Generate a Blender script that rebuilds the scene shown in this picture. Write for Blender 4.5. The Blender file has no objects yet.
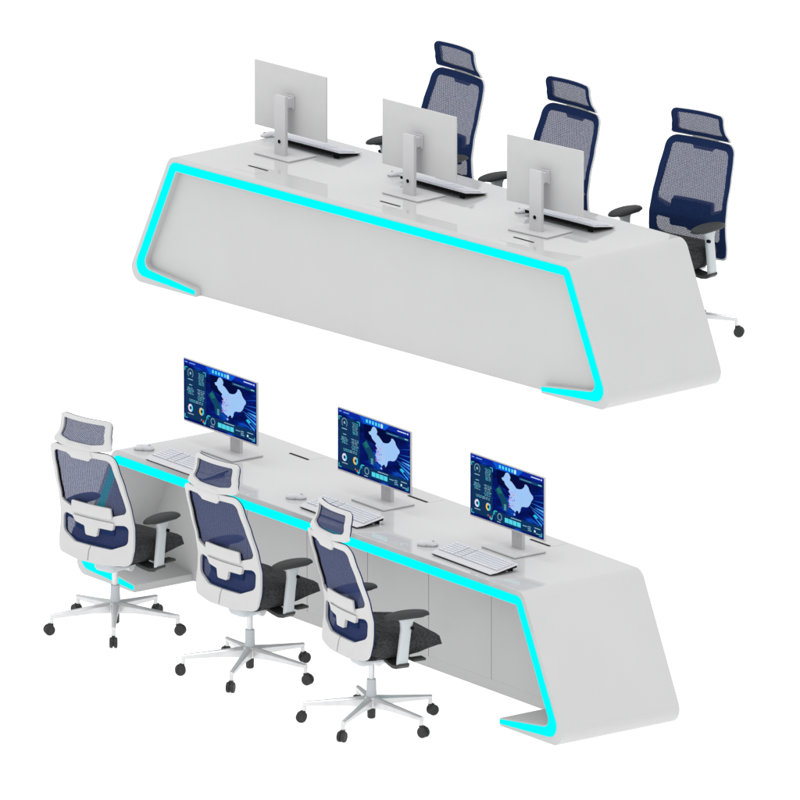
import bpy, bmesh, math, random
from mathutils import Vector, Matrix
from mathutils.geometry import tessellate_polygon

scene = bpy.context.scene
C = scene.collection
random.seed(7)

# ------------------------------------------------------------------ camera, world, light, exposure
cam_d = bpy.data.cameras.new("camera")
cam = bpy.data.objects.new("camera", cam_d)
C.objects.link(cam)
cam.location = (0, 0, 20.8907)
cam.rotation_euler = (math.pi / 2 - 0.258246, 0, 0)
cam_d.sensor_width = 36
cam_d.lens = 14728.8 / 800 * 36
cam_d.clip_start = 1
cam_d.clip_end = 1500
scene.camera = cam

world = bpy.data.worlds.new("World")
scene.world = world
world.use_nodes = True
bg = world.node_tree.nodes["Background"]
bg.inputs[0].default_value = (1.0, 1.0, 1.0, 1)
bg.inputs[1].default_value = 1.0

sun_d = bpy.data.lights.new("studio_lamp", 'SUN')
sun_d.energy = 1.15
sun_d.angle = math.radians(40)
sun_d.color = (1.0, 1.0, 1.0)
sun = bpy.data.objects.new("studio_lamp", sun_d)
C.objects.link(sun)
sun.location = (12, 60, 20)
sun.rotation_euler = Vector((-0.05, -0.12, 1.0)).to_track_quat('Z', 'Y').to_euler()

scene.view_settings.view_transform = 'Standard'
scene.view_settings.look = 'None'
scene.view_settings.exposure = 0
scene.view_settings.gamma = 1

# ------------------------------------------------------------------ materials
def srgb(r, g, b):
    f = lambda c: (c / 255 / 12.92) if c / 255 <= 0.04045 else ((c / 255 + 0.055) / 1.055) ** 2.4
    return (f(r), f(g), f(b), 1)

def base_mat(name, col, rough=0.5, metal=0.0, ior=1.12, noise=0.0, nscale=20.0, bump=0.0, bscale=200.0):
    m = bpy.data.materials.new(name)
    m.use_nodes = True
    nt = m.node_tree
    b = nt.nodes["Principled BSDF"]
    b.inputs["Base Color"].default_value = (*col[:3], 1)
    b.inputs["Roughness"].default_value = rough
    b.inputs["Metallic"].default_value = metal
    b.inputs["IOR"].default_value = ior
    if noise or bump:
        tc = nt.nodes.new("ShaderNodeTexCoord")
    if noise:
        n = nt.nodes.new("ShaderNodeTexNoise")
        n.inputs["Scale"].default_value = nscale
        n.inputs["Detail"].default_value = 4
        r = nt.nodes.new("ShaderNodeValToRGB")
        r.color_ramp.elements[0].position = 0.3
        r.color_ramp.elements[1].position = 0.7
        r.color_ramp.elements[0].color = (*[c * (1 - noise) for c in col[:3]], 1)
        r.color_ramp.elements[1].color = (*[min(1, c * (1 + noise)) for c in col[:3]], 1)
        nt.links.new(tc.outputs["Object"], n.inputs["Vector"])
        nt.links.new(n.outputs["Fac"], r.inputs["Fac"])
        nt.links.new(r.outputs["Color"], b.inputs["Base Color"])
    if bump:
        n2 = nt.nodes.new("ShaderNodeTexNoise")
        n2.inputs["Scale"].default_value = bscale
        bp = nt.nodes.new("ShaderNodeBump")
        bp.inputs["Strength"].default_value = bump
        bp.inputs["Distance"].default_value = 0.002
        nt.links.new(tc.outputs["Object"], n2.inputs["Vector"])
        nt.links.new(n2.outputs["Fac"], bp.inputs["Height"])
        nt.links.new(bp.outputs["Normal"], b.inputs["Normal"])
    return m

def emit_mat(name, col, strength=1.0):
    m = bpy.data.materials.new(name)
    m.use_nodes = True
    nt = m.node_tree
    b = nt.nodes["Principled BSDF"]
    b.inputs["Base Color"].default_value = (0, 0, 0, 1)
    b.inputs["IOR"].default_value = 1.0
    b.inputs["Roughness"].default_value = 1
    b.inputs["Emission Color"].default_value = col
    b.inputs["Emission Strength"].default_value = strength
    return m

M = {}
M['floor'] = base_mat('white_floor_added_glow', (0.50, 0.50, 0.50), 1.0, ior=1.0, noise=0.005, nscale=0.5)
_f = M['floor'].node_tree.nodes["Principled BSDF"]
_f.inputs["Emission Color"].default_value = (1, 1, 1, 1)      # glow added to the floor: washes out shadows, lifts light under the desks
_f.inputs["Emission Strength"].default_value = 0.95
M['lacquer'] = base_mat('white_lacquer', (0.495, 0.495, 0.498), 0.02, ior=1.25, noise=0.012, nscale=3)
M['panel'] = base_mat('white_satin_panel', (0.49, 0.49, 0.49), 0.12, ior=1.14, noise=0.012, nscale=3)
M['seam'] = base_mat('seam_shadow_gap', (0.26, 0.26, 0.26), 0.8)
M['light'] = emit_mat('cyan_light_strip', (0, 1, 1, 1), 1.0)
M['slot'] = base_mat('black_slot', (0.03, 0.03, 0.03), 0.8)
M['monitor'] = base_mat('silver_white_plastic', (0.52, 0.52, 0.525), 0.45, ior=1.10, noise=0.02, nscale=8)
M['stand'] = base_mat('silver_stand', (0.52, 0.52, 0.53), 0.35, ior=1.12, noise=0.02, nscale=10)
M['keyboard'] = base_mat('keyboard_white', (0.57, 0.57, 0.59), 0.5, ior=1.10, noise=0.02, nscale=20)
M['keycap'] = base_mat('keycap_white', (0.60, 0.61, 0.64), 0.5, ior=1.10)
M['keywell'] = base_mat('keyboard_well', (0.43, 0.44, 0.47), 0.7)
M['black'] = base_mat('black_plastic', (0.008, 0.008, 0.009), 0.6, ior=1.1)
M['white'] = base_mat('white_plastic', (0.54, 0.54, 0.54), 0.4, ior=1.15, noise=0.02, nscale=8)
M['armwhite'] = base_mat('pale_grey_arm_plastic', (0.49, 0.52, 0.54), 0.35, ior=1.2, noise=0.03, nscale=10)
M['pad'] = base_mat('dark_armrest_rubber', (0.042, 0.044, 0.044), 0.55, ior=1.2, bump=0.3, bscale=300)
M['caster'] = base_mat('dark_grey_caster', (0.040, 0.040, 0.040), 0.5, ior=1.2, noise=0.2, nscale=60)
M['dark'] = base_mat('dark_grey_mechanism', (0.045, 0.046, 0.046), 0.45, ior=1.25)
M['metal'] = base_mat('brushed_aluminium', (0.60, 0.605, 0.61), 0.3, metal=0.6, ior=1.2, noise=0.08, nscale=12)

def fabric_mat():
    m = bpy.data.materials.new('charcoal_melange_fabric')
    m.use_nodes = True
    nt = m.node_tree
    b = nt.nodes["Principled BSDF"]
    b.inputs["Roughness"].default_value = 0.95
    b.inputs["IOR"].default_value = 1.02
    tc = nt.nodes.new("ShaderNodeTexCoord")
    mp = nt.nodes.new("ShaderNodeMapping")
    mp.inputs["Scale"].default_value = (8, 55, 55)
    mp.inputs["Rotation"].default_value = (0, 0, 0.4)
    n = nt.nodes.new("ShaderNodeTexNoise")
    n.inputs["Scale"].default_value = 1.6
    n.inputs["Detail"].default_value = 6
    n.inputs["Roughness"].default_value = 0.7
    r = nt.nodes.new("ShaderNodeValToRGB")
    r.color_ramp.elements[0].position = 0.30
    r.color_ramp.elements[1].position = 0.78
    r.color_ramp.elements[0].color = (0.016, 0.016, 0.017, 1)
    r.color_ramp.elements[1].color = (0.080, 0.082, 0.083, 1)
    nt.links.new(tc.outputs["Object"], mp.inputs["Vector"])
    nt.links.new(mp.outputs["Vector"], n.inputs["Vector"])
    nt.links.new(n.outputs["Fac"], r.inputs["Fac"])
    nt.links.new(r.outputs["Color"], b.inputs["Base Color"])
    return m
M['fabric'] = fabric_mat()

def mesh_mat(name, cover, col, seed=0.0):
    """Woven net: strands of thread (opaque) with open cells (transparent), plus a slight streaky weave."""
    m = bpy.data.materials.new(name)
    m.use_nodes = True
    nt = m.node_tree
    out = nt.nodes["Material Output"]
    b = nt.nodes["Principled BSDF"]
    b.inputs["Base Color"].default_value = col
    b.inputs["Roughness"].default_value = 0.8
    b.inputs["IOR"].default_value = 1.02
    tr = nt.nodes.new("ShaderNodeBsdfTransparent")
    mix = nt.nodes.new("ShaderNodeMixShader")
    tc = nt.nodes.new("ShaderNodeTexCoord")
    mp = nt.nodes.new("ShaderNodeMapping")
    mp.inputs["Rotation"].default_value = (0, 0.35, 0)
    w1 = nt.nodes.new("ShaderNodeTexWave")
    w1.wave_type = 'BANDS'; w1.bands_direction = 'Z'
    w1.inputs["Scale"].default_value = 42
    w1.inputs["Distortion"].default_value = 3.0
    w1.inputs["Detail"].default_value = 3
    w1.inputs["Detail Scale"].default_value = 4
    w2 = nt.nodes.new("ShaderNodeTexWave")
    w2.wave_type = 'BANDS'; w2.bands_direction = 'X'
    w2.inputs["Scale"].default_value = 34
    w2.inputs["Distortion"].default_value = 2.0
    ad = nt.nodes.new("ShaderNodeMath"); ad.operation = 'ADD'
    ml = nt.nodes.new("ShaderNodeMath"); ml.operation = 'MULTIPLY_ADD'
    ml.inputs[1].default_value = 0.22
    ml.inputs[2].default_value = cover - 0.22
    ml.use_clamp = True
    nt.links.new(tc.outputs["Object"], mp.inputs["Vector"])
    nt.links.new(mp.outputs["Vector"], w1.inputs["Vector"])
    nt.links.new(mp.outputs["Vector"], w2.inputs["Vector"])
    nt.links.new(w1.outputs["Fac"], ad.inputs[0])
    nt.links.new(w2.outputs["Fac"], ad.inputs[1])
    nt.links.new(ad.outputs[0], ml.inputs[0])
    nt.links.new(ml.outputs[0], mix.inputs[0])
    nt.links.new(tr.outputs[0], mix.inputs[1])
    nt.links.new(b.outputs[0], mix.inputs[2])
    nt.links.new(mix.outputs[0], out.inputs["Surface"])
    return m
M['net'] = mesh_mat('navy_mesh_net', 0.88, (0.030, 0.043, 0.115, 1))
M['navy'] = base_mat('navy_woven_edge', (0.014, 0.028, 0.088), 0.85, ior=1.05, noise=0.25, nscale=160)

# ------------------------------------------------------------------ object helpers
def link(name, bm, mat, parent=None, smooth=35, bevel=0.0, seg=2):
    bmesh.ops.remove_doubles(bm, verts=bm.verts, dist=1e-6)
    bmesh.ops.recalc_face_normals(bm, faces=bm.faces)
    me = bpy.data.meshes.new(name)
    bm.to_mesh(me)
    bm.free()
    mats = mat if isinstance(mat, (list, tuple)) else [mat]
    for m in mats:
        me.materials.append(m)
    if smooth:
        me.polygons.foreach_set('use_smooth', [True] * len(me.polygons))
        me.set_sharp_from_angle(angle=math.radians(smooth))
    o = bpy.data.objects.new(name, me)
    C.objects.link(o)
    if parent:
        o.parent = parent
    if bevel:
        b = o.modifiers.new('bevel', 'BEVEL')
        b.width = bevel
        b.segments = seg
        b.limit_method = 'ANGLE'
        b.angle_limit = math.radians(40)
        b.harden_normals = True
    return o

def thing(name, label, cat, loc=(0, 0, 0), rz=0.0, scale=1.0, group=None, parent_frame=None):
    o = bpy.data.objects.new(name, None)
    C.objects.link(o)
    o.empty_display_size = 0.2
    o['label'] = label
    o['category'] = cat
    if group:
        o['group'] = group
    place(o, loc, rz, scale, parent_frame)
    return o

def place(o, loc, rz, scale=1.0, frame=None):
    if frame:
        fx, fy, fa = frame
        c, s = math.cos(fa), math.sin(fa)
        o.location = (fx + c * loc[0] - s * loc[1], fy + s * loc[0] + c * loc[1], loc[2])
        o.rotation_euler = (0, 0, fa + rz)
    else:
        o.location = loc
        o.rotation_euler = (0, 0, rz)
    o.scale = (scale, scale, scale)

def copy_tree(o, parent=None):
    c = o.copy()
    C.objects.link(c)
    c.parent = parent
    for ch in [x for x in list(C.objects) if x.parent == o]:
        copy_tree(ch, c)
    return c

def box(bm, c, s, rot=None, mi=0):
    r = bmesh.ops.create_cube(bm, size=1.0)
    mat = Matrix.Translation(Vector(c)) @ (rot.to_4x4() if rot else Matrix.Identity(4)) @ Matrix.Diagonal((*s, 1))
    bmesh.ops.transform(bm, matrix=mat, verts=r['verts'])
    for v in r['verts']:
        for f in v.link_faces:
            f.material_index = mi
    return r['verts']

def cyl(bm, p0, p1, r0, r1=None, n=24, mi=0):
    r1 = r0 if r1 is None else r1
    p0, p1 = Vector(p0), Vector(p1)
    d = p1 - p0
    q = d.to_track_quat('Z', 'Y')
    r = bmesh.ops.create_cone(bm, cap_ends=True, cap_tris=False, segments=n, radius1=r0, radius2=r1, depth=d.length)
    bmesh.ops.transform(bm, matrix=Matrix.Translation((p0 + p1) / 2) @ q.to_matrix().to_4x4(), verts=r['verts'])
    for v in r['verts']:
        for f in v.link_faces:
            f.material_index = mi

def lathe(bm, prof, n=28, axis_mat=None, mi=0):
    rings = []
    for (r, z) in prof:
        ring = []
        for i in range(n):
            a = 2 * math.pi * i / n
            v = Vector((r * math.cos(a), r * math.sin(a), z))
            if axis_mat:
                v = axis_mat @ v
            ring.append(bm.verts.new(v))
        rings.append(ring)
    for a, b in zip(rings, rings[1:]):
        for i in range(n):
            bm.faces.new((a[i], a[(i + 1) % n], b[(i + 1) % n], b[i])).material_index = mi
    bm.faces.new(rings[0][::-1]).material_index = mi
    bm.faces.new(rings[-1]).material_index = mi

def rpoly(pts, seg=6):
    """closed polygon with rounded corners: pts = (x, z, radius)"""
    out = []
    n = len(pts)
    for i in range(n):
        p = Vector(pts[i][:2]); a = Vector(pts[i - 1][:2]); b = Vector(pts[(i + 1) % n][:2])
        r = pts[i][2] if len(pts[i]) > 2 else 0
        if r <= 0:
            out.append(tuple(p)); continue
        da = (a - p).normalized(); db = (b - p).normalized()
        ang = da.angle(db)
        t = min(r / math.tan(ang / 2), (a - p).length * 0.49, (b - p).length * 0.49)
        r = t * math.tan(ang / 2)
        c = p + (da + db).normalized() * (r / math.sin(ang / 2))
        s0 = p + da * t - c; s1 = p + db * t - c
        a0 = math.atan2(s0.y, s0.x); a1 = math.atan2(s1.y, s1.x)
        d = (a1 - a0 + math.pi) % (2 * math.pi) - math.pi
        for k in range(seg + 1):
            th = a0 + d * k / seg
            out.append((c.x + r * math.cos(th), c.y + r * math.sin(th)))
    return out

def sheet(bm, loops, mapf, thick, step=0.03, mi=0):
    """flat outline with holes -> cut fine, bent by mapf(x,z)->(x,y,z), given a thickness along +y"""
    vl = [[Vector((x, z, 0)) for x, z in lp] for lp in loops]
    flat = [v for lp in vl for v in lp]
    tb = bmesh.new()
    bv = [tb.verts.new(v) for v in flat]
    for t in tessellate_polygon(vl):
        try:
            tb.faces.new([bv[i] for i in t])
        except ValueError:
            pass
    xs = [v.x for v in flat]; zs = [v.y for v in flat]
    x = min(xs) + step * 0.511
    while x < max(xs):
        bmesh.ops.bisect_plane(tb, geom=tb.verts[:] + tb.edges[:] + tb.faces[:], plane_co=(x, 0, 0), plane_no=(1, 0, 0), dist=1e-6)
        x += step
    z = min(zs) + step * 0.511
    while z < max(zs):
        bmesh.ops.bisect_plane(tb, geom=tb.verts[:] + tb.edges[:] + tb.faces[:], plane_co=(0, z, 0), plane_no=(0, 1, 0), dist=1e-6)
        z += step
    for v in tb.verts:
        v.co = Vector(mapf(v.co.x, v.co.y))
    if thick:
        r = bmesh.ops.extrude_face_region(tb, geom=tb.faces[:])
        for g in r['geom']:
            if isinstance(g, bmesh.types.BMVert):
                g.co.y += thick
        # keep the original faces as the near skin
    me = bpy.data.meshes.new('tmp')
    for f in tb.faces:
        f.material_index = mi
    tb.to_mesh(me); tb.free()
    bm.from_mesh(me)
    bpy.data.meshes.remove(me)

def close_base(bm):
    bmesh.ops.recalc_face_normals(bm, faces=bm.faces)

def stack(bm, outline, rings, zf=None, mi=0):
    """cushion-like solid: outline (x,y) list scaled inward; rings = (inset, z) from bottom to top"""
    cx = sum(p[0] for p in outline) / len(outline); cy = sum(p[1] for p in outline) / len(outline)
    wx = max(abs(p[0] - cx) for p in outline); wy = max(abs(p[1] - cy) for p in outline)
    prev = None
    allr = []
    for ins, z in rings:
        ring = []
        for x, y in outline:
            px = cx + (x - cx) * max(0.001, (wx - ins) / wx)
            py = cy + (y - cy) * max(0.001, (wy - ins) / wy)
            ring.append(bm.verts.new((px, py, z + (zf(px, py, z) if zf else 0))))
        allr.append(ring)
    n = len(outline)
    for a, b in zip(allr, allr[1:]):
        for i in range(n):
            bm.faces.new((a[i], a[(i + 1) % n], b[(i + 1) % n], b[i])).material_index = mi
    for ring in (allr[0], allr[-1]):
        x = sum(v.co.x for v in ring) / n; y = sum(v.co.y for v in ring) / n; z = sum(v.co.z for v in ring) / n
        c = bm.verts.new((x, y, z))
        for i in range(n):
            bm.faces.new((ring[i], ring[(i + 1) % n], c)).material_index = mi

# ------------------------------------------------------------------ the setting
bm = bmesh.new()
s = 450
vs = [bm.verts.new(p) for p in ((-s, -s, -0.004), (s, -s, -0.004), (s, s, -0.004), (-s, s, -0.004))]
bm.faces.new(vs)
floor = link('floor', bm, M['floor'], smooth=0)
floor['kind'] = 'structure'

# frames: (x, y, angle) of each desk on the floor
FU = (0.1579, 80.6165, -0.84744)
FL = (-0.12483, 74.0623, 2.20771)

# ------------------------------------------------------------------ the two consoles
def make_desk(label, frame, H, Lt, Lb, ct, cb, ot, ob, lam, hu, door_x):
    root = thing('control_desk', label, 'desk', (0, 0, 0), 0, 1, 'control room consoles', frame)
    k = (Lb - Lt) / 2 / H
    xt = Lb / 2 - 0.57 * hu
    def ox(z):
        return Lt / 2 + k * (H - z)
    def path(zt, off, zb, tipx, tipz, rt, rb, seg=10):
        """right half, from the middle of the top to the foot tip; equal point counts for every path"""
        pt = Vector((ox(zt) - off, zt)); pb = Vector((ox(zb) - off, zb))
        out = [Vector((x * pt.x, zt)) for x in (0, .2, .4, .6, .8)]
        def arc(p, a, b, r):
            da = (a - p).normalized(); db = (b - p).normalized(); an = da.angle(db)
            t = r / math.tan(an / 2); c = p + (da + db).normalized() * (r / math.sin(an / 2))
            s0 = p + da * t - c; s1 = p + db * t - c
            a0 = math.atan2(s0.y, s0.x); a1 = math.atan2(s1.y, s1.x)
            d = (a1 - a0 + math.pi) % (2 * math.pi) - math.pi
            return [c + Vector((math.cos(a0 + d * i / seg), math.sin(a0 + d * i / seg))) * r for i in range(seg + 1)]
        tip = Vector((tipx, tipz))
        a1 = arc(pt, Vector((0, zt)), pb, rt)
        a2 = arc(pb, pt, tip, rb)
        out += a1
        for i in (1, 2, 3):
            out.append(a1[-1].lerp(a2[0], i / 4))
        out += a2
        for i in (1, 2):
            out.append(a2[-1].lerp(tip, i / 3))
        out.append(tip)
        return out
    def full(p):
        return [Vector((-q.x, q.y)) for q in reversed(p[1:])] + p
    outer = full(path(H, 0, 0, xt, 0, .075 * hu, .075 * hu))
    cout = full(path(H - .029 * hu, .034 * hu, .043 * hu, xt + .004, .013 * hu, .058 * hu, .065 * hu))
    cin = full(path(H - .076 * hu, .090 * hu, .088 * hu, xt + .004, .036 * hu, .004, .045 * hu))
    inner = full(path(H - .080 * hu, .094 * hu, .093 * hu, xt, .042 * hu, .004, .042 * hu))
    def Y(side, x, z, off=0.0):
        t = z / H
        d = (cb + (ct - cb) * t) if side < 0 else (ob + (ot - ob) * t)
        return side * (d * (1 + lam * x)) + off
    # ribbon shell
    bm = bmesh.new()
    R = {}
    for nm, p in (('o', outer), ('i', inner)):
        for sd in (-1, 1):
            R[nm, sd] = [bm.verts.new((q.x, Y(sd, q.x, q.y), q.y)) for q in p]
    n = len(outer)
    for i in range(n - 1):
        for sd in (-1, 1):
            bm.faces.new((R['o', sd][i], R['o', sd][i + 1], R['i', sd][i + 1], R['i', sd][i]))
        for nm in 'oi':
            bm.faces.new((R[nm, -1][i], R[nm, -1][i + 1], R[nm, 1][i + 1], R[nm, 1][i]))
    for i in (0, n - 1):
        bm.faces.new((R['o', -1][i], R['o', 1][i], R['i', 1][i], R['i', -1][i]))
    link('shell', bm, M['lacquer'], root, smooth=30, bevel=0.004, seg=3)
    # light strips on both open edges, 3 mm proud, real thickness
    for sd in (-1, 1):
        bm = bmesh.new()
        G = {}
        for nm, p in (('a', cout), ('b', cin)):
            for d in (0.004, -0.006):
                G[nm, d] = [bm.verts.new((q.x, Y(sd, q.x, q.y, sd * d), q.y)) for q in p]
        for i in range(n - 1):
            for d in (0.004, -0.006):
                bm.faces.new((G['a', d][i], G['a', d][i + 1], G['b', d][i + 1], G['b', d][i]))
            for nm in 'ab':
                bm.faces.new((G[nm, .004][i], G[nm, .004][i + 1], G[nm, -.006][i + 1], G[nm, -.006][i]))
        for i in (0, n - 1):
            bm.faces.new((G['a', .004][i], G['a', -.006][i], G['b', -.006][i], G['b', .004][i]))
        link('light_strip', bm, M['light'], root, smooth=30)
    # customer-side front panel, recessed
    def panel(name, x0f, x1f, z0, z1, ypl, th, mat, par, bevel=0.0):
        """panel in the plane y = ypl(x, z); x0f/x1f give left/right edge as functions of z"""
        bm = bmesh.new()
        g = []
        NX, NZ = 6, 9
        for dy in (0, th):
            for iz in range(NZ + 1):
                z = z0 + (z1 - z0) * (iz / NZ) ** 2
                row = []
                for ix in range(NX + 1):
                    x = x0f(z) + (x1f(z) - x0f(z)) * ix / NX
                    row.append(bm.verts.new((x, ypl(x, z) + dy, z)))
                g.append(row)
        m = NZ + 1
        for L in (0, m):
            for iz in range(NZ):
                for ix in range(NX):
                    bm.faces.new((g[L + iz][ix], g[L + iz][ix + 1], g[L + iz + 1][ix + 1], g[L + iz + 1][ix]))
        for iz in range(NZ):
            for ix in (0, NX):
                bm.faces.new((g[iz][ix], g[iz + 1][ix], g[m + iz + 1][ix], g[m + iz][ix]))
        for ix in range(NX):
            for iz in (0, NZ):
                bm.faces.new((g[iz][ix], g[iz][ix + 1], g[m + iz][ix + 1], g[m + iz][ix]))
        return link(name, bm, mat, par, smooth=30, bevel=bevel)
    ins = lambda z: .05 * hu + .16 * hu * max(0, 1 - z / (.10 * hu)) ** 1.5
    lx = lambda z: -(ox(z) - ins(z))
    rx = lambda z: ox(z) - ins(z)
    panel('front_panel', lx, rx, .003, H - .05 * hu, lambda x, z: Y(-1, x, z) + .042, .02, M['panel'], root)
    # operator-side cabinet: carcass board, then doors in front of it
    yc = .018 * hu
    panel('carcass', lx, rx, .003, H - .05 * hu, lambda x, z: yc - .020, .014, M['seam'], root)
    zt = H - .055 * hu
    zb = .064 * hu
    gp = .0022
    panel('plinth', lx, rx, .0035, zb - .0002, lambda x, z: yc - .0045, .020, M['panel'], root)
    edges = [None] + door_x + [None]
    for i in range(len(edges) - 1):
        a, b = edges[i], edges[i + 1]
        fa = lx if a is None else (lambda z, a=a: a + gp)
        fb = rx if b is None else (lambda z, b=b: b - gp)
        panel('cabinet_door', fa, fb, zb + .0002, zt, lambda x, z: yc - .0045, .020, M['panel'], root)
    # cable flaps on the worktop
    for x in (-1.07 * hu, 0.0, 1.06 * hu):
        bm = bmesh.new()
        y0 = -.275 * hu * (1 + lam * x)
        box(bm, (x, y0 - .050, H + .0001), (.19, .095, .0012))
        fl = link('cable_flap', bm, M['lacquer'], root, smooth=0)
        bm = bmesh.new()
        box(bm, (x, y0 + .004, H + .0010), (.165, .013, .0030))
        link('cable_slot', bm, M['slot'], fl, smooth=0)
    return root

make_desk('long white console seen from its closed front, carrying three blank monitor backs',
          FU, .7875, 3.3662, 4.0977, .4556, .4656, .4537, .4354, -.03186, 1.05, [-1.10, -.54, .02, .58, 1.14])
make_desk('long white console seen from the seat side, lit screens on top and cupboard doors below',
          FL, .75, 3.5633, 4.3239, .3990, .3944, .3975, .4019, .02284, 1.0, [-1.048, -.505, .03, .565, 1.10])

# ------------------------------------------------------------------ monitors
def screen_material():
    m = bpy.data.materials.new('dashboard_screen')
    m.use_nodes = True
    nt = m.node_tree
    b = nt.nodes["Principled BSDF"]
    b.inputs["Base Color"].default_value = (0, 0, 0, 1)
    b.inputs["Roughness"].default_value = 0.6
    b.inputs["IOR"].default_value = 1.02
    tc = nt.nodes.new("ShaderNodeTexCoord")
    mp = nt.nodes.new("ShaderNodeMapping")
    mp.inputs["Scale"].default_value = (3, 1, 9)
    mp.inputs["Rotation"].default_value = (0, 0.25, 0)
    n = nt.nodes.new("ShaderNodeTexNoise")
    n.inputs["Scale"].default_value = 2.4
    n.inputs["Detail"].default_value = 5
    r = nt.nodes.new("ShaderNodeValToRGB")
    e = r.color_ramp.elements
    e[0].position = 0.35; e[0].color = srgb(3, 11, 60)
    e[1].position = 0.72; e[1].color = srgb(14, 85, 205)
    x = e.new(0.55); x.color = srgb(5, 25, 112)
    nt.links.new(tc.outputs["Object"], mp.inputs["Vector"])
    nt.links.new(mp.outputs["Vector"], n.inputs["Vector"])
    nt.links.new(n.outputs["Fac"], r.inputs["Fac"])
    nt.links.new(r.outputs["Color"], b.inputs["Emission Color"])
    b.inputs["Emission Strength"].default_value = 1.0
    return m
M['screen'] = screen_material()
GC = {}
def gcol(r, g, b):
    key = (r, g, b)
    if key not in GC:
        GC[key] = emit_mat('pixel_%d_%d_%d' % key, srgb(r, g, b), 1.0)
    return GC[key]

COUNTRY = [(368, 262), (385, 258), (400, 225), (415, 222), (430, 235), (440, 262), (434, 285), (452, 300), (470, 325), (488, 352),
           (512, 358), (534, 356), (552, 338), (556, 318), (570, 322), (586, 345), (592, 368), (603, 390), (622, 415), (624, 435),
           (610, 452), (600, 478), (588, 495), (567, 503), (548, 498), (532, 498), (524, 512), (520, 535), (508, 552), (500, 530),
           (488, 530), (476, 545), (470, 530), (456, 522), (440, 505), (436, 480), (424, 455), (430, 430), (440, 400), (424, 372),
           (432, 358), (412, 335), (398, 318), (388, 290), (375, 282)]
def pic_uv(px, py):
    u = (px - 112) / 593
    v = (py - (65 + u * 207)) / (495 - u * 2)
    return u, v

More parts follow.
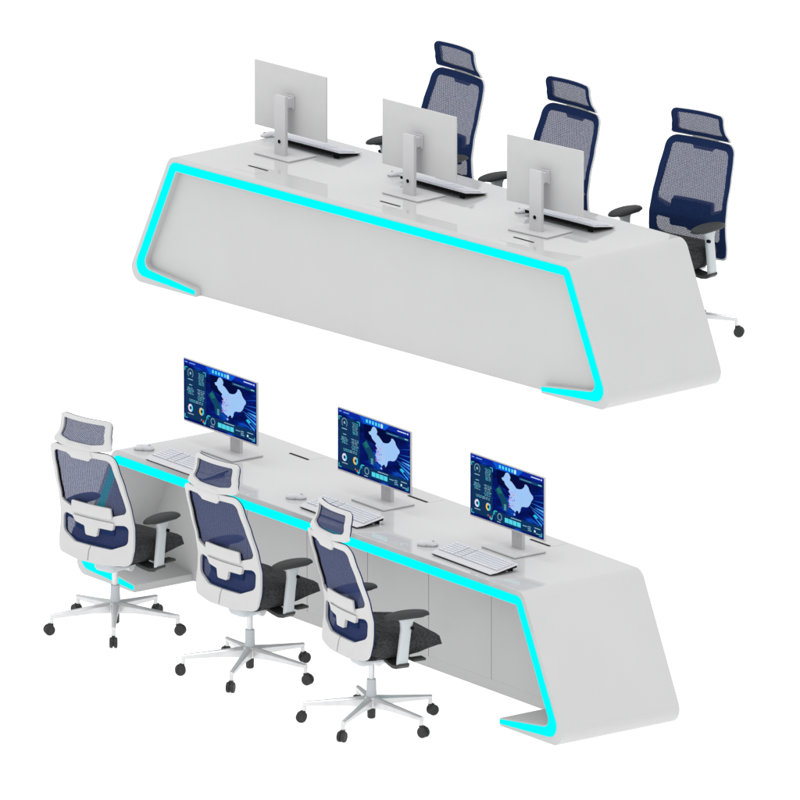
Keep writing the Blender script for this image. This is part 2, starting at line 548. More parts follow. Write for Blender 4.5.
def screen_graphics(W, Hs):
    """dashboard drawn as thin coloured pieces; u to the viewer's right, v down. Viewer stands at +y, so u runs along -x."""
    bm = bmesh.new()
    mats = []
    lay = [0.0]
    def mi(col):
        m = gcol(*col)
        if m not in mats:
            mats.append(m)
        return mats.index(m)
    def P(u, v, h):
        return Vector((W / 2 - u * W, h, Hs / 2 - v * Hs))
    def poly(pts, col, h=.0006):
        vs = [bm.verts.new(P(u, v, h)) for u, v in pts]
        if len(pts) <= 4:
            bm.faces.new(vs).material_index = mi(col)
        else:
            for t in tessellate_polygon([[Vector((u, v, 0)) for u, v in pts]]):
                bm.faces.new([vs[i] for i in t]).material_index = mi(col)
    def rect(u0, v0, u1, v1, col, h=.0006):
        poly([(u0, v0), (u1, v0), (u1, v1), (u0, v1)], col, h)
    def ring(u, v, r0, r1, a0, a1, col, h=.0012, n=18):
        asp = W / Hs
        for i in range(n):
            t0 = math.radians(a0 + (a1 - a0) * i / n); t1 = math.radians(a0 + (a1 - a0) * (i + 1) / n)
            poly([(u + r0 * math.cos(t0) / asp, v + r0 * math.sin(t0)), (u + r1 * math.cos(t0) / asp, v + r1 * math.sin(t0)),
                  (u + r1 * math.cos(t1) / asp, v + r1 * math.sin(t1)), (u + r0 * math.cos(t1) / asp, v + r0 * math.sin(t1))], col, h)
    # header band and its bright centre tab
    rect(0, 0, 1, .075, (10, 40, 160))
    poly([(.30, 0), (.72, 0), (.66, .10), (.36, .10)], (12, 90, 215), .0009)
    for i in range(6):
        rect(.395 + i * .042, .025, .42 + i * .042, .078, (90, 220, 240), .0014)
    rect(.60, .02, .625, .085, (225, 235, 250), .0014)
    rect(.02, .03, .055, .042, (150, 190, 240), .0014); rect(.08, .03, .16, .044, (130, 175, 235), .0014)
    rect(.83, .03, .955, .046, (215, 225, 245), .0014)
    rect(.965, .025, .98, .05, (225, 235, 250), .0014)
    # dark wash behind the map, left card, bottom card
    poly([(.36, .11), (.66, .10), (.84, .22), (.80, .34), (.62, .30), (.50, .40), (.37, .34)], (5, 12, 62), .0008)
    rect(.02, .12, .305, .95, (17, 52, 92), .0010)
    rect(.33, .795, .985, .965, (14, 52, 96), .0010)
    rect(.67, .115, .99, .155, (24, 72, 112), .0012)
    rect(.69, .13, .84, .138, (120, 180, 200), .0016); rect(.93, .125, .975, .14, (130, 220, 240), .0016)
    for (u, v, du, dv) in ((.02, .12, 1, 1), (.305, .12, -1, 1), (.02, .95, 1, -1), (.305, .95, -1, -1), (.335, .80, 1, 1), (.98, .96, -1, -1)):
        rect(min(u, u + du * .035), v - .007, max(u, u + du * .035), v + .007, (60, 190, 205), .0016)
        rect(u - .005, min(v, v + dv * .06), u + .005, max(v, v + dv * .06), (60, 190, 205), .0016)
    # rays on the right
    for (u0, v0, u1, v1, w, col) in ((.80, .52, 1, .60, .010, (50, 130, 230)), (.84, .56, 1, .68, .014, (70, 160, 245)), (.86, .60, 1, .74, .010, (40, 110, 220)),
                                     (.82, .46, 1, .49, .008, (40, 120, 220)), (.84, .42, 1, .40, .006, (30, 100, 205)), (.86, .66, .98, .78, .012, (60, 170, 245)),
                                     (.80, .70, .94, .79, .006, (30, 110, 220)), (.88, .52, 1, .545, .012, (90, 180, 250)), (.83, .35, 1, .28, .005, (22, 80, 190))):
        poly([(u0, v0), (u1, v1 - w * 1.5), (u1, v1 + w * 1.5)], col, .0012)
    poly([(.86, .66), (.89, .63), (.93, .67), (.90, .70)], (40, 190, 235), .0018)
    # teal glow patch left of the map
    poly([(.34, .46), (.40, .36), (.47, .50), (.53, .62), (.50, .76), (.44, .70), (.42, .60)], (18, 70, 100), .0011)
    poly([(.36, .43), (.40, .39), (.44, .47), (.39, .50)], (28, 110, 110), .0013)
    for i in range(5):
        rect(.463 + (i % 2) * .004, .64 + i * .02, .495, .65 + i * .02, (110, 190, 210), .0016)
    # country map
    shp = [pic_uv(*p) for p in COUNTRY]
    poly(shp, (160, 200, 247), .0020)
    rr = random.Random(3)
    cols = [(250, 120, 190), (255, 70, 160), (90, 60, 235), (250, 180, 120), (190, 120, 250), (120, 150, 250), (60, 80, 240)]
    for i in range(34):
        px = 430 + abs(rr.gauss(0, 26)); py = 455 + rr.gauss(0, 34)
        if px > 520 or py > 520:
            continue
        u, v = pic_uv(px, py)
        rad = .008 * (1.1 if i < 12 else .7)
        poly([(u - rad, v), (u, v - rad * 1.6), (u + rad, v), (u, v + rad * 1.6)], cols[i % 7], .0026)
    for i in range(40):
        px = 400 + rr.random() * 200; py = 380 + rr.random() * 120
        u, v = pic_uv(px, py)
        if .52 < u < .82 and .30 < v < .58:
            rect(u, v, u + .012, v + .006, (140, 180, 240), .0024)
    u, v = pic_uv(472, 560); rect(u - .01, v - .015, u + .012, v + .015, (160, 200, 247), .002)
    # gauges and donuts
    ring(.095, .205, .062, .078, 130, 410, (110, 150, 170))
    ring(.095, .205, .0, .022, 0, 360, (150, 190, 200))
    ring(.095, .775, .028, .064, 60, 300, (235, 215, 245)); ring(.095, .775, .028, .064, -60, 60, (90, 220, 235))
    ring(.248, .775, .028, .064, 90, 270, (250, 195, 70)); ring(.248, .775, .028, .064, -90, 90, (70, 195, 225))
    ring(.405, .875, .045, .060, 0, 360, (130, 165, 180))
    ring(.345, .86, .05, .062, 150, 300, (60, 200, 215))
    ring(.272, .93, .0, .020, 0, 360, (220, 90, 80)); ring(.245, .91, .0, .010, 0, 360, (230, 200, 90))
    ring(.29, .955, .0, .020, 0, 360, (70, 210, 120))
    # rows of tiny read-outs
    for (u0, u1, v0, v1, rows) in ((.20, .285, .16, .36, 8), (.045, .14, .44, .56, 5), (.19, .29, .43, .62, 7), (.07, .27, .63, .68, 2)):
        for i in range(rows):
            v = v0 + (v1 - v0) * i / rows
            a = u0 + rr.random() * .02
            while a < u1 - .01:
                b2 = min(u1, a + .012 + rr.random() * .03)
                rect(a, v, b2, v + .010, rr.choice([(150, 190, 205), (110, 165, 190), (80, 190, 205)]), .0016)
                a = b2 + .008
    for (a, b2, v) in ((.06, .13, .30), (.075, .12, .39), (.06, .14, .865), (.22, .28, .725), (.37, .42, .955), (.56, .70, .815), (.88, .96, .845)):
        rect(a, v, b2, v + .011, (165, 200, 215), .0016)
    for i in range(4):
        rect(.475 + i * .056, .855, .525 + i * .056, .93, (85, 215, 232), .0016)
    for (a, b2, v) in ((.72, .78, .87), (.79, .83, .86), (.79, .83, .89), (.79, .84, .92), (.90, .97, .93)):
        rect(a, v, b2, v + .012, (140, 190, 210), .0016)
    rect(.875, .89, .895, .925, (200, 245, 250), .0016)
    return bm, mats

# screen panel: y is depth (screen faces +y); origin at the stand plate centre on the desktop
def make_monitor(label, loc, rz, frame, W, Hp, z0, yoff, hu, on=True, xoff=0.0):
    root = thing('monitor', label, 'monitor', loc, rz, 1, 'monitors on the consoles', frame)
    bm = bmesh.new()
    box(bm, (xoff, yoff, z0 + Hp / 2), (W, .011 * hu, Hp))
    body = link('housing', bm, M['monitor'], root, smooth=30, bevel=.003 * hu)
    # screen
    bz = .0065
    bm = bmesh.new()
    box(bm, (0, 0, 0), (W - 2 * bz, .0016, Hp - 2 * bz - .004))
    sc = link('screen', bm, M['screen'] if on else M['black'], root, smooth=0)
    sc.location = (xoff, yoff + .0063 * hu, z0 + Hp / 2 + .002)
    if on:
        bm, mats = screen_graphics(W - 2 * bz, Hp - 2 * bz - .004)
        me = bpy.data.meshes.new('screen_graphics'); bm.to_mesh(me); bm.free()
        for m in mats:
            me.materials.append(m)
        g = bpy.data.objects.new('screen_graphics', me); C.objects.link(g); g.parent = sc
        g.location = (0, .0010, 0)
    # stand: plate, upright, pivot
    bm = bmesh.new()
    box(bm, (0, .0, .0055 * hu), (.285 * hu, .205 * hu, .009 * hu))
    link('stand_plate', bm, M['stand'], root, smooth=30, bevel=.003 * hu)
    top = z0 + .225 * hu
    ys = -.030 * hu
    bm = bmesh.new()
    box(bm, (0, ys, (top + .009) / 2), (.088 * hu, .022 * hu, top - .009))
    st = link('stand_upright', bm, M['stand'], root, smooth=30, bevel=.003 * hu)
    bm = bmesh.new()
    cyl(bm, (0, ys - .0135 * hu, .085 * hu), (0, ys + .0135 * hu, .085 * hu), .019 * hu, n=28)
    hl = link('cable_hole', bm, M['stand'], st, smooth=30, bevel=.001)
    bm = bmesh.new()
    cyl(bm, (0, ys - .0150 * hu, .085 * hu), (0, ys, .085 * hu), .011 * hu, n=24)
    link('cable_hole_lining', bm, M['black'], st, smooth=30)
    bm = bmesh.new()
    box(bm, (0, (ys + yoff) / 2 - .004, top - .045 * hu), (.06 * hu, abs(yoff - ys) - .002, .055 * hu))
    box(bm, (0, yoff - .012 * hu, top - .045 * hu), (.075 * hu, .012 * hu, .075 * hu))
    link('pivot', bm, M['stand'], root, smooth=30, bevel=.003)
    return root

HU_, HL_ = .7875, .75
make_monitor('lit monitor with map dashboard, behind the leftmost headrest and nearest the far left console end',
             (1.31, -.02, HL_), 0, FL, .665, .349, .118, .055, 1.0, xoff=.02)
make_monitor('lit monitor with map dashboard, middle one of the three on the lower console',
             (.045, -.078, HL_), 0, FL, .645, .345, .118, .052, 1.0, xoff=.0)
make_monitor('lit monitor with map dashboard, nearest the big slanted end of the lower console',
             (-1.105, -.067, HL_), 0, FL, .640, .343, .118, .030, 1.0, xoff=.01)
make_monitor('blank grey monitor back, leftmost on the upper console and clear of any chair',
             (-1.25, .02, HU_), math.radians(1), FU, .612, .384, .122, .045, 1.05)
make_monitor('blank grey monitor back, middle of the upper row, partly covering the mesh chair behind it',
             (-.065, -.05, HU_), math.radians(1), FU, .616, .379, .122, .045, 1.05)
make_monitor('blank grey monitor back, rightmost on the upper console next to its slanted end',
             (1.03, -.075, HU_), math.radians(5), FU, .580, .380, .122, .045, 1.05, xoff=-.005)

# ------------------------------------------------------------------ keyboards and mice
def make_keyboard():
    root = thing('keyboard', 'white keyboard', 'keyboard')
    Lk, Dk = .545, .172
    bm = bmesh.new()
    # wedge body: y from +Dk/2 (front, low) to -Dk/2 (back, high)
    def zt(y): return .013 + (Dk / 2 - y) / Dk * .029
    def zb(y): return .0085 + (Dk / 2 - y) / Dk * .013
    out = [(-Lk / 2 + .012, Dk / 2), (Lk / 2 - .012, Dk / 2), (Lk / 2, Dk / 2 - .035), (Lk / 2, -Dk / 2), (-Lk / 2, -Dk / 2), (-Lk / 2, Dk / 2 - .035)]
    a = [bm.verts.new((x, y, zt(y) - .0045)) for x, y in out]
    b = [bm.verts.new((x, y, zt(y))) for x, y in out]
    bm.faces.new(a[::-1]); bm.faces.new(b)
    for i in range(6):
        bm.faces.new((a[i], a[(i + 1) % 6], b[(i + 1) % 6], b[i]))
    link('keyboard_top', bm, M['keyboard'], root, smooth=20, bevel=.0015)
    bm = bmesh.new()
    out2 = [(x * .955, y * .975) for x, y in out]
    a = [bm.verts.new((x, y, zb(y) - (.0050 if y > 0 else 0))) for x, y in out2]
    b = [bm.verts.new((x, y, zt(y) - .0044)) for x, y in out2]
    bm.faces.new(a[::-1]); bm.faces.new(b)
    for i in range(6):
        bm.faces.new((a[i], a[(i + 1) % 6], b[(i + 1) % 6], b[i]))
    link('keyboard_underside', bm, M['black'], root, smooth=20)
    for sx in (-1, 1):
        bm = bmesh.new()
        box(bm, (sx * .225, -.068, .017), (.035, .010, .034))
        link('foot', bm, M['black'], root, smooth=0, bevel=.002)
    # recessed key field and keys
    tilt = Matrix.Rotation(-math.atan2(.026, Dk), 3, 'X')
    bm = bmesh.new()
    box(bm, (0, -.018, zt(-.018) + .0004), (Lk - .03, .118, .0012), tilt)
    kf = link('key_field', bm, M['keywell'], root, smooth=0)
    bm = bmesh.new()
    rows = 6
    pitch_y = .1165 / rows
    for r in range(rows):
        y = -.018 - .1165 / 2 + pitch_y * (r + .5)
        widths = []
        blocks = [(-Lk / 2 + .018, .125), (-Lk / 2 + .152, .055), (-Lk / 2 + .216, .31)]
        for bi, (x0, bw) in enumerate(blocks):
            n = (4, 3, 15)[bi]
            w = bw / n
            i = 0
            while i < n:
                span = 1
                if bi == 2 and r == 5 and i == 5: span = 6
                if bi == 2 and i == 0 and r in (2, 3, 4): span = 2
                x = -(x0 + w * (i + span / 2))      # number block at the sitter's left end, as in the photo
                box(bm, (x, y, zt(y) + .0028), (w * span - .0028, pitch_y - .003, .0052), tilt)
                i += span
    ks = link('keycaps', bm, M['keycap'], root, smooth=0)
    return root

KB = make_keyboard()
kb_specs = [
    (FL, (1.225, .335, HL_), 0, 1.0, 'white keyboard on the lower console beside the leftmost chair headrest'),
    (FL, (-.034, .250, HL_), -1, 1.0, 'white keyboard on the lower console half hidden by the nearest chair headrest'),
    (FL, (-1.180, .245, HL_), -1, 1.0, 'white keyboard in full view before the screen nearest the slanted desk end'),
    (FU, (-1.245, .262, HU_), 1, 1.05, 'white keyboard with black underside behind the leftmost grey monitor back'),
    (FU, (-.065, .178, HU_), 0, 1.05, 'white keyboard with black underside behind the middle grey monitor back'),
    (FU, (.985, .190, HU_), 2, 1.05, 'white keyboard with black underside behind the rightmost grey monitor back'),
]
for i, (fr, loc, rz, sc, lab) in enumerate(kb_specs):
    o = KB if i == 0 else copy_tree(KB)
    place(o, loc, math.radians(rz) + (math.pi if False else 0), sc, fr)
    o['label'] = lab
    o['group'] = 'keyboards on the consoles'

def make_mouse():
    root = thing('computer_mouse', 'mouse', 'mouse')
    bm = bmesh.new()
    out = []
    for i in range(36):
        a = 2 * math.pi * i / 36
        ex = 2.5
        c, s_ = math.cos(a), math.sin(a)
        x = .034 * math.copysign(abs(c) ** (2 / ex), c)
        y = .058 * math.copysign(abs(s_) ** (2 / ex), s_)
        x *= 1 - .12 * math.exp(-((y + .01) / .025) ** 2)
        out.append((x, y))
    zf = lambda x, y, z: (z / .036) * (-.010 * ((y - .012) / .058) ** 2) if z > .012 else 0
    stack(bm, out, [(.004, .0), (0, .005), (.0, .012), (.004, .020), (.010, .026), (.018, .0295), (.027, .0310)], zf)
    b = link('mouse_body', bm, M['keyboard'], root, smooth=60)
    bm = bmesh.new()
    cyl(bm, (-.004, -.030, .0240), (.004, -.030, .0240), .0075, n=16)
    link('scroll_wheel', bm, M['keywell'], root, smooth=40)
    bm = bmesh.new()
    cyl(bm, (-.0335, .0, .010), (.0335, 0, .010), .004, n=12)
    link('side_button', bm, M['keywell'], root, smooth=40)
    return root
MS = make_mouse()
ms_specs = [
    (FL, (1.660, .30, HL_), -50, .95, 'white mouse at the far left end of the lower console'),
    (FL, (.385, .235, HL_), -50, .95, 'white mouse between the middle chair and nearest chair headrests'),
    (FL, (-.767, .235, HL_), -50, .95, 'white mouse in full view left of the fully visible keyboard'),
    (FU, (-1.655, .25, HU_), -20, .95, 'white mouse peeking out left of the leftmost monitor stand'),
    (FU, (-.475, .185, HU_), -20, .95, 'white mouse peeking out left of the upper middle monitor stand'),
    (FU, (.645, .150, HU_), -20, .95, 'white mouse peeking out left of the rightmost monitor stand'),
]
for i, (fr, loc, rz, sc, lab) in enumerate(ms_specs):
    o = MS if i == 0 else copy_tree(MS)
    place(o, loc, math.radians(rz), sc, fr)
    o['label'] = lab
    o['group'] = 'mice on the consoles'

# ------------------------------------------------------------------ mesh office chair (faces -y, back at +y)
def interp(tab, z):
    if z <= tab[0][0]: return tab[0][1]
    for (a, ya), (b, yb) in zip(tab, tab[1:]):
        if z <= b:
            t = (z - a) / (b - a); t = t * t * (3 - 2 * t) * .35 + t * .65
            return ya + (yb - ya) * t
    return tab[-1][1]
BY = [(.38, .152), (.46, .138), (.55, .126), (.62, .124), (.72, .142), (.85, .182), (.95, .213), (1.04, .238)]
HY = [(1.03, .246), (1.06, .232), (1.10, .210), (1.15, .199), (1.20, .196)]
def backf(dy=0.0, wrap=.45):
    return lambda x, z: (x, interp(BY, z) + dy + wrap * (.0625 - x * x), z)
def headf(dy=0.0, wrap=.9):
    return lambda x, z: (x, interp(HY, z) + dy + wrap * (.036 - x * x), z)

def make_chair():
    root = thing('office_chair', 'chair', 'chair')
    # ---- white back frame with two openings
    outer = rpoly([(-.228, 1.032, .055), (.228, 1.032, .055), (.249, .85, .2), (.262, .62, .2), (.266, .50, .1), (.254, .418, .04), (.10, .402, .05), (-.10, .402, .05), (-.254, .418, .04), (-.266, .50, .1), (-.262, .62, .2), (-.249, .85, .2)])
    up = rpoly([(-.203, .997, .035), (.203, .997, .035), (.229, .80, .1), (.236, .700, .03), (.14, .668, .05), (-.14, .668, .05), (-.236, .700, .03), (-.229, .80, .1)])[::-1]
    lo = rpoly([(-.236, .634, .03), (-.14, .620, .05), (.14, .620, .05), (.236, .634, .03), (.232, .530, .035), (.13, .488, .05), (-.13, .488, .05), (-.232, .530, .035)])[::-1]
    bm = bmesh.new()
    sheet(bm, [outer, up, lo], backf(0), .014, .028)
    bf = link('back_frame', bm, M['white'], root, smooth=45, bevel=.004, seg=2)
    # seam line of the split lower shell (thin raised bead)
    bm = bmesh.new()
    sheet(bm, [rpoly([(.004, .492), (.008, .492), (.020, .46), (.020, .410), (.016, .410), (.016, .459)])], backf(.0105), .005, .03)
    link('shell_seam', bm, M['seam'], bf, smooth=0)
    # ---- curved lumbar carrier on the crossbar
    bm = bmesh.new()
    sheet(bm, [rpoly([(-.140, .716, .010), (.140, .716, .010), (.146, .655, .01), (-.146, .655, .01)])], lambda x, z: (x, interp(BY, z) + .010 + .50 * (.0625 - x * x) - (z - .70) * .15, z), .010, .03)
    link('lumbar_plate', bm, M['white'], bf, smooth=45, bevel=.004)
    bm = bmesh.new()
    sheet(bm, [rpoly([(-.150, .634, .006), (.155, .634, .006), (.125, .600, .015), (.055, .590, .01), (.045, .543, .014), (-.035, .543, .014), (-.045, .594, .008), (-.140, .594, .008)])],
          lambda x, z: (x, interp(BY, z) + .006 + .46 * (.0625 - x * x), z), .016, .03)
    link('lumbar_slider', bm, M['white'], bf, smooth=45, bevel=.004)
    # dark inner lip along the left and right of the openings
    for sx in (-1, 1):
        bm = bmesh.new()
        pts = [(sx * .233, .708), (sx * .204, .985), (sx * .199, .985), (sx * .228, .708)]
        sheet(bm, [pts if sx > 0 else pts[::-1]], backf(-.006), .012, .03)
        link('dark_lip', bm, M['black'], bf, smooth=0)
    # ---- navy trim (woven edge) on the sitter's side
    t_out = rpoly([(-.228, 1.033, .06), (.228, 1.033, .06), (.249, .85, .2), (.262, .62, .2), (.266, .50, .1), (.252, .425, .05), (-.252, .425, .05), (-.266, .50, .1), (-.262, .62, .2), (-.249, .85, .2)])
    t_up = rpoly([(-.196, .997, .035), (.196, .997, .035), (.221, .80, .1), (.228, .686, .03), (.16, .658, .02), (-.16, .658, .02), (-.228, .686, .03), (-.221, .80, .1)])[::-1]
    t_lo = rpoly([(-.224, .606, .02), (-.13, .596, .02), (.13, .596, .02), (.224, .606, .02), (.218, .520, .03), (.12, .500, .03), (-.12, .500, .03), (-.218, .520, .03)])[::-1]
    bm = bmesh.new()
    sheet(bm, [t_out, t_up, t_lo], backf(-.0075), .007, .028)
    link('mesh_trim', bm, M['navy'], root, smooth=45)
    # ---- the net itself
    bm = bmesh.new()
    net = rpoly([(-.212, 1.008, .04), (.212, 1.008, .04), (.237, .80, .1), (.246, .62, .1), (.238, .48, .04), (-.238, .48, .04), (-.246, .62, .1), (-.237, .80, .1)])
    sheet(bm, [net], backf(-.0055, .45), .0, .03)
    link('back_mesh', bm, M['net'], root, smooth=60)
    # navy lumbar cushion in front of the carrier
    bm = bmesh.new()
    sheet(bm, [rpoly([(-.138, .706, .012), (.138, .706, .012), (.138, .560, .012), (-.138, .560, .012)])], backf(-.004, .40), .012, .03)
    link('lumbar_pad', bm, M['navy'], root, smooth=45, bevel=.003)
    # ---- headrest
    ho = rpoly([(-.178, 1.193, .022), (.178, 1.193, .022), (.177, 1.12, .06), (.186, 1.085, .05), (.213, 1.046, .012), (.10, 1.036, .05), (-.10, 1.036, .05), (-.213, 1.046, .012), (-.186, 1.085, .05), (-.177, 1.12, .06)])
    hi = rpoly([(-.148, 1.173, .010), (.148, 1.173, .010), (.146, 1.12, .05), (.160, 1.075, .012), (.08, 1.064, .04), (-.08, 1.064, .04), (-.160, 1.075, .012), (-.146, 1.12, .05)])[::-1]
    bm = bmesh.new()
    sheet(bm, [ho, hi], headf(0), .014, .024)
    hr = link('headrest', bm, M['white'], root, smooth=45, bevel=.004)
    bm = bmesh.new()
    h2 = rpoly([(-.178, 1.193, .03), (.178, 1.193, .03), (.177, 1.12, .06), (.186, 1.085, .05), (.200, 1.052, .014), (.10, 1.044, .05), (-.10, 1.044, .05), (-.200, 1.052, .014), (-.186, 1.085, .05), (-.177, 1.12, .06)])
    sheet(bm, [h2, hi], headf(-.0075), .007, .024)
    link('headrest_trim', bm, M['navy'], hr, smooth=45, bevel=.003)
    bm = bmesh.new()
    sheet(bm, [rpoly([(-.154, 1.180, .01), (.154, 1.180, .01), (.168, 1.064, .012), (-.168, 1.064, .012)])], headf(-.0035, .9), 0, .024)
    link('headrest_mesh', bm, M['net'], hr, smooth=60)
    bm = bmesh.new()
    sheet(bm, [rpoly([(-.085, 1.056, .01), (.085, 1.056, .01), (.090, .994, .006), (.074, .990, .006), (.062, .974, .010), (-.062, .974, .010), (-.074, .990, .006), (-.090, .994, .006)])],
          lambda x, z: (x, interp(BY, min(z, 1.03)) + .007 + .45 * (.0625 - x * x), z), .010, .024)
    link('headrest_bracket', bm, M['white'], hr, smooth=45, bevel=.004)
    # ---- seat
    bm = bmesh.new()
    out = rpoly([(-.243, .115, .07), (-.262, -.05, .25), (-.240, -.300, .05), (.240, -.300, .05), (.262, -.05, .25), (.243, .115, .07)], 9)
    def zf(x, y, z):
        d = 0
        if y < -.10:
            d -= ((-.10 - y) / .175) ** 2 * (.030 if z > .48 else (-.002 if z > .43 else -.036))
        d += .012 * (x / .25) ** 2 * (1 if z > .50 else 0)
        if y > .05: d += (y - .05) * .10
        return d
    stack(bm, out, [(.120, .388), (.085, .392), (.045, .410), (.012, .444), (.0, .482), (.010, .512), (.028, .522), (.06, .527), (.12, .527), (.18, .524)], zf)
    st = link('seat', bm, M['fabric'], root, smooth=70)
    bm = bmesh.new()
    out2 = rpoly([(-.16, .12, .05), (-.16, -.16, .05), (.16, -.16, .05), (.16, .12, .05)], 6)
    stack(bm, out2, [(.07, .362), (.03, .366), (.0, .376), (.0, .386)])
    link('seat_pan', bm, M['armwhite'], root, smooth=50)
    # ---- tilt mechanism, levers
    bm = bmesh.new()
    out3 = rpoly([(-.07, .10, .03), (-.07, -.08, .03), (.07, -.08, .03), (.07, .10, .03)], 6)
    stack(bm, out3, [(.03, .328), (.008, .334), (0, .350), (0, .378)])
    link('tilt_mechanism', bm, M['armwhite'], root, smooth=50)
    bm = bmesh.new()
    cyl(bm, (-.05, -.10, .385), (-.24, -.12, .388), .008, n=12)
    box(bm, (-.25, -.135, .395), (.055, .075, .014))
    link('tilt_lever', bm, M['dark'], root, smooth=40, bevel=.004)
    bm = bmesh.new()
    cyl(bm, (-.06, .03, .372), (-.15, .03, .372), .022, n=20)
    link('tension_knob', bm, M['metal'], root, smooth=40, bevel=.003)
    # ---- armrests
    for sx in (-1, 1):
        bm = bmesh.new()
        # curved dark bracket under the seat, out to the post
        pth = [(.14, .392), (.20, .378), (.25, .372), (.288, .378), (.312, .392)]
        for dy0, dy1 in ((-.068, .012),):
            rings = []
            for i, (x, z) in enumerate(pth):
                hw = .040 - .010 * (i == 4)
                hh = .011 - .004 * (i == 4)
                rings.append([bm.verts.new((sx * x, -.028 + a * hw, z + b * hh)) for a, b in ((-1, -1), (1, -1), (1, 1), (-1, 1))])
            for a, b in zip(rings, rings[1:]):
                for i in range(4):
                    bm.faces.new((a[i], a[(i + 1) % 4], b[(i + 1) % 4], b[i]))
            bm.faces.new(rings[0][::-1]); bm.faces.new(rings[-1])
        ar = link('armrest', bm, M['dark'], root, smooth=50, bevel=.005, seg=3)
        # post: broad rounded sleeve narrowing downward
        bm = bmesh.new()
        prof = [(.385, .031, .014, -.024), (.42, .031, .015, -.027), (.50, .030, .015, -.036), (.575, .030, .015, -.046), (.608, .036, .016, -.050), (.634, .052, .018, -.052)]
        rings = []
        for z, hw, ht, yc in prof:
            ring = []
            for i in range(20):
                a = 2 * math.pi * i / 20
                c, s_ = math.cos(a), math.sin(a)
                ring.append(bm.verts.new((sx * .293 + ht * math.copysign(abs(c) ** .6, c), yc + hw * math.copysign(abs(s_) ** .6, s_), z)))
            rings.append(ring)
        for a, b in zip(rings, rings[1:]):
            for i in range(20):
                bm.faces.new((a[i], a[(i + 1) % 20], b[(i + 1) % 20], b[i]))
        bm.faces.new(rings[0][::-1]); bm.faces.new(rings[-1])
        link('arm_post', bm, M['armwhite'], ar, smooth=50)
        bm = bmesh.new()
        cyl(bm, (sx * .300, -.074, .580), (sx * .318, -.074, .580), .009, n=16)
        link('height_button', bm, M['black'], ar, smooth=40)
        bm = bmesh.new()
        op = []
        for i in range(40):
            a = 2 * math.pi * i / 40
            c, s_ = math.cos(a), math.sin(a)
            y = .128 * math.copysign(abs(s_) ** .85, s_)
            x = .050 * math.copysign(abs(c) ** .75, c) * (1 - .16 * (s_ > 0) * s_)
            op.append((sx * .288 + x, -.052 + y))
        zf2 = lambda x, y, z: -.45 * (y + .052) ** 2 * (1 if z < .66 else 1.2) + (.018 * max(0, (abs(y + .052) - .075) / .055) if z < .645 else 0)
        stack(bm, op, [(.020, .632), (.006, .636), (0, .645), (.001, .653), (.006, .660), (.014, .664), (.028, .667)], zf2)
        link('arm_pad', bm, M['pad'], ar, smooth=60)
    # ---- gas column
    bm = bmesh.new()
    lathe(bm, [(.0155, .24), (.0155, .352)], 24)
    cs = link('gas_column', bm, M['metal'], root, smooth=40)
    bm = bmesh.new()
    lathe(bm, [(.030, .130), (.0255, .185), (.0245, .238), (.0235, .243), (.0165, .244)], 28)
    link('column_sleeve', bm, M['armwhite'], cs, smooth=40)
    bm = bmesh.new()
    lathe(bm, [(.017, .035), (.021, .040), (.022, .098)], 24)
    link('column_foot', bm, M['caster'], cs, smooth=40)
    # ---- five-armed base; casters are its sub-parts
    bm = bmesh.new()
    lathe(bm, [(.030, .092), (.040, .098), (.042, .135), (.034, .152), (.026, .154)], 30)
    for k_ in range(5):
        a = math.radians(59 + 72 * k_)
        rot = Matrix.Rotation(a, 4, 'Z')
        st_ = [(.028, .094, .152, .023), (.12, .098, .139, .018), (.23, .094, .125, .0150), (.335, .088, .112, .0125), (.355, .088, .110, .0110)]
        rings = []
        for r, z0, z1, hw in st_:
            pts = [(r, -hw * .8, z0), (r, hw * .8, z0), (r, hw, z0 + (z1 - z0) * .75), (r, hw * .45, z1), (r, -hw * .45, z1), (r, -hw, z0 + (z1 - z0) * .75)]
            rings.append([bm.verts.new(rot @ Vector(p)) for p in pts])
        for p, q in zip(rings, rings[1:]):
            for i in range(6):
                bm.faces.new((p[i], p[(i + 1) % 6], q[(i + 1) % 6], q[i]))
        bm.faces.new(rings[0][::-1]); bm.faces.new(rings[-1])
    for k_ in range(5):
        a = math.radians(59 + 72 * k_)
        cyl(bm, (.347 * math.cos(a), .347 * math.sin(a), .062), (.347 * math.cos(a), .347 * math.sin(a), .090), .0105, n=16)
    base = link('star_base', bm, M['metal'], root, smooth=35, bevel=.002)
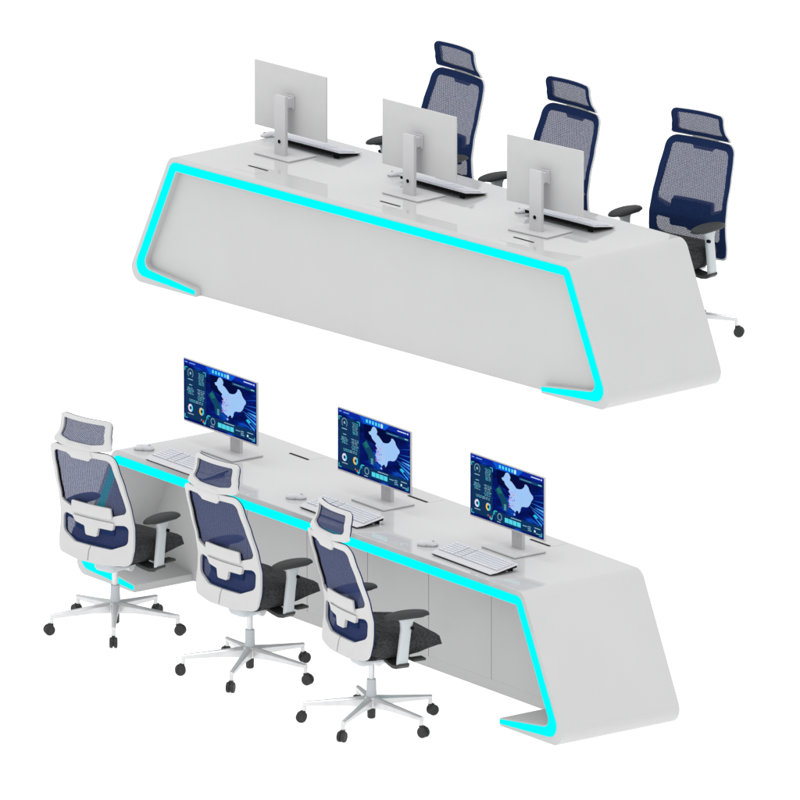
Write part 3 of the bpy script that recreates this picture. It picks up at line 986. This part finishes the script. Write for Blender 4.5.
    for k_ in range(5):
        a = math.radians(59 + 72 * k_)
        bm = bmesh.new()
        cyl(bm, (0, 0, .048), (0, 0, .066), .0075, n=16)                 # swivel pin
        # two wheels, axle tangential (local y), trailing outward by 12 mm
        for sy in (-1, 1):
            ax = Matrix.Translation((.014, sy * .013, .0285)) @ Matrix.Rotation(math.pi / 2 * -sy, 4, 'X')
            lathe(bm, [(.014, -.010), (.0275, -.009), (.0285, -.006), (.0285, .003), (.0265, .007), (.019, .0085), (.016, .0075), (.006, .0080)], 28, ax)
        cyl(bm, (.014, -.004, .0285), (.014, .004, .0285), .021, n=24)
        box(bm, (.006, 0, .053), (.026, .020, .018))
        c = link('caster', bm, M['caster'], base, smooth=40)
        c.location = (.347 * math.cos(a), .347 * math.sin(a), 0)
        c.rotation_euler = (0, 0, a)
    return root

CH = make_chair()
chair_specs = [
    (FL, (1.07, .91, 0), 11, 1.0, 1, 'navy mesh office chair at the far left, cyan light line showing through its back'),
    (FL, (-.05, .85, 0), 2, 1.0, -5, 'white framed navy mesh office chair seen from behind, between the two other lower chairs'),
    (FL, (-1.18, .90, 0), -9, 1.0, -3, 'white framed navy mesh office chair nearest the viewer, its headrest covering part of a keyboard'),
    (FU, (-1.18, 1.02, 0), -5, 1.05, 0, 'navy mesh office chair behind the upper console, leftmost, mostly hidden by the middle monitor back'),
    (FU, (-.10, .931, 0), -2, 1.05, 0, 'navy mesh office chair behind the upper console, partly covered by the rightmost monitor back'),
    (FU, (.970, .986, 0), 8, 1.05, -27, 'navy mesh office chair at the right end of the upper console, one caster showing'),
]
for i, (fr, loc, rz, sc, br, lab) in enumerate(chair_specs):
    o = CH if i == 0 else copy_tree(CH)
    place(o, loc, math.radians(rz), sc, fr)
    o['label'] = lab
    o['group'] = 'mesh office chairs at the consoles'
    if br:
        for ch in [x for x in list(C.objects) if x.parent == o and x.name.startswith('star_base')]:
            ch.rotation_euler = (0, 0, math.radians(br))

scene.cycles.use_denoising = True
scene.cycles.max_bounces = 8
scene.cycles.transparent_max_bounces = 16
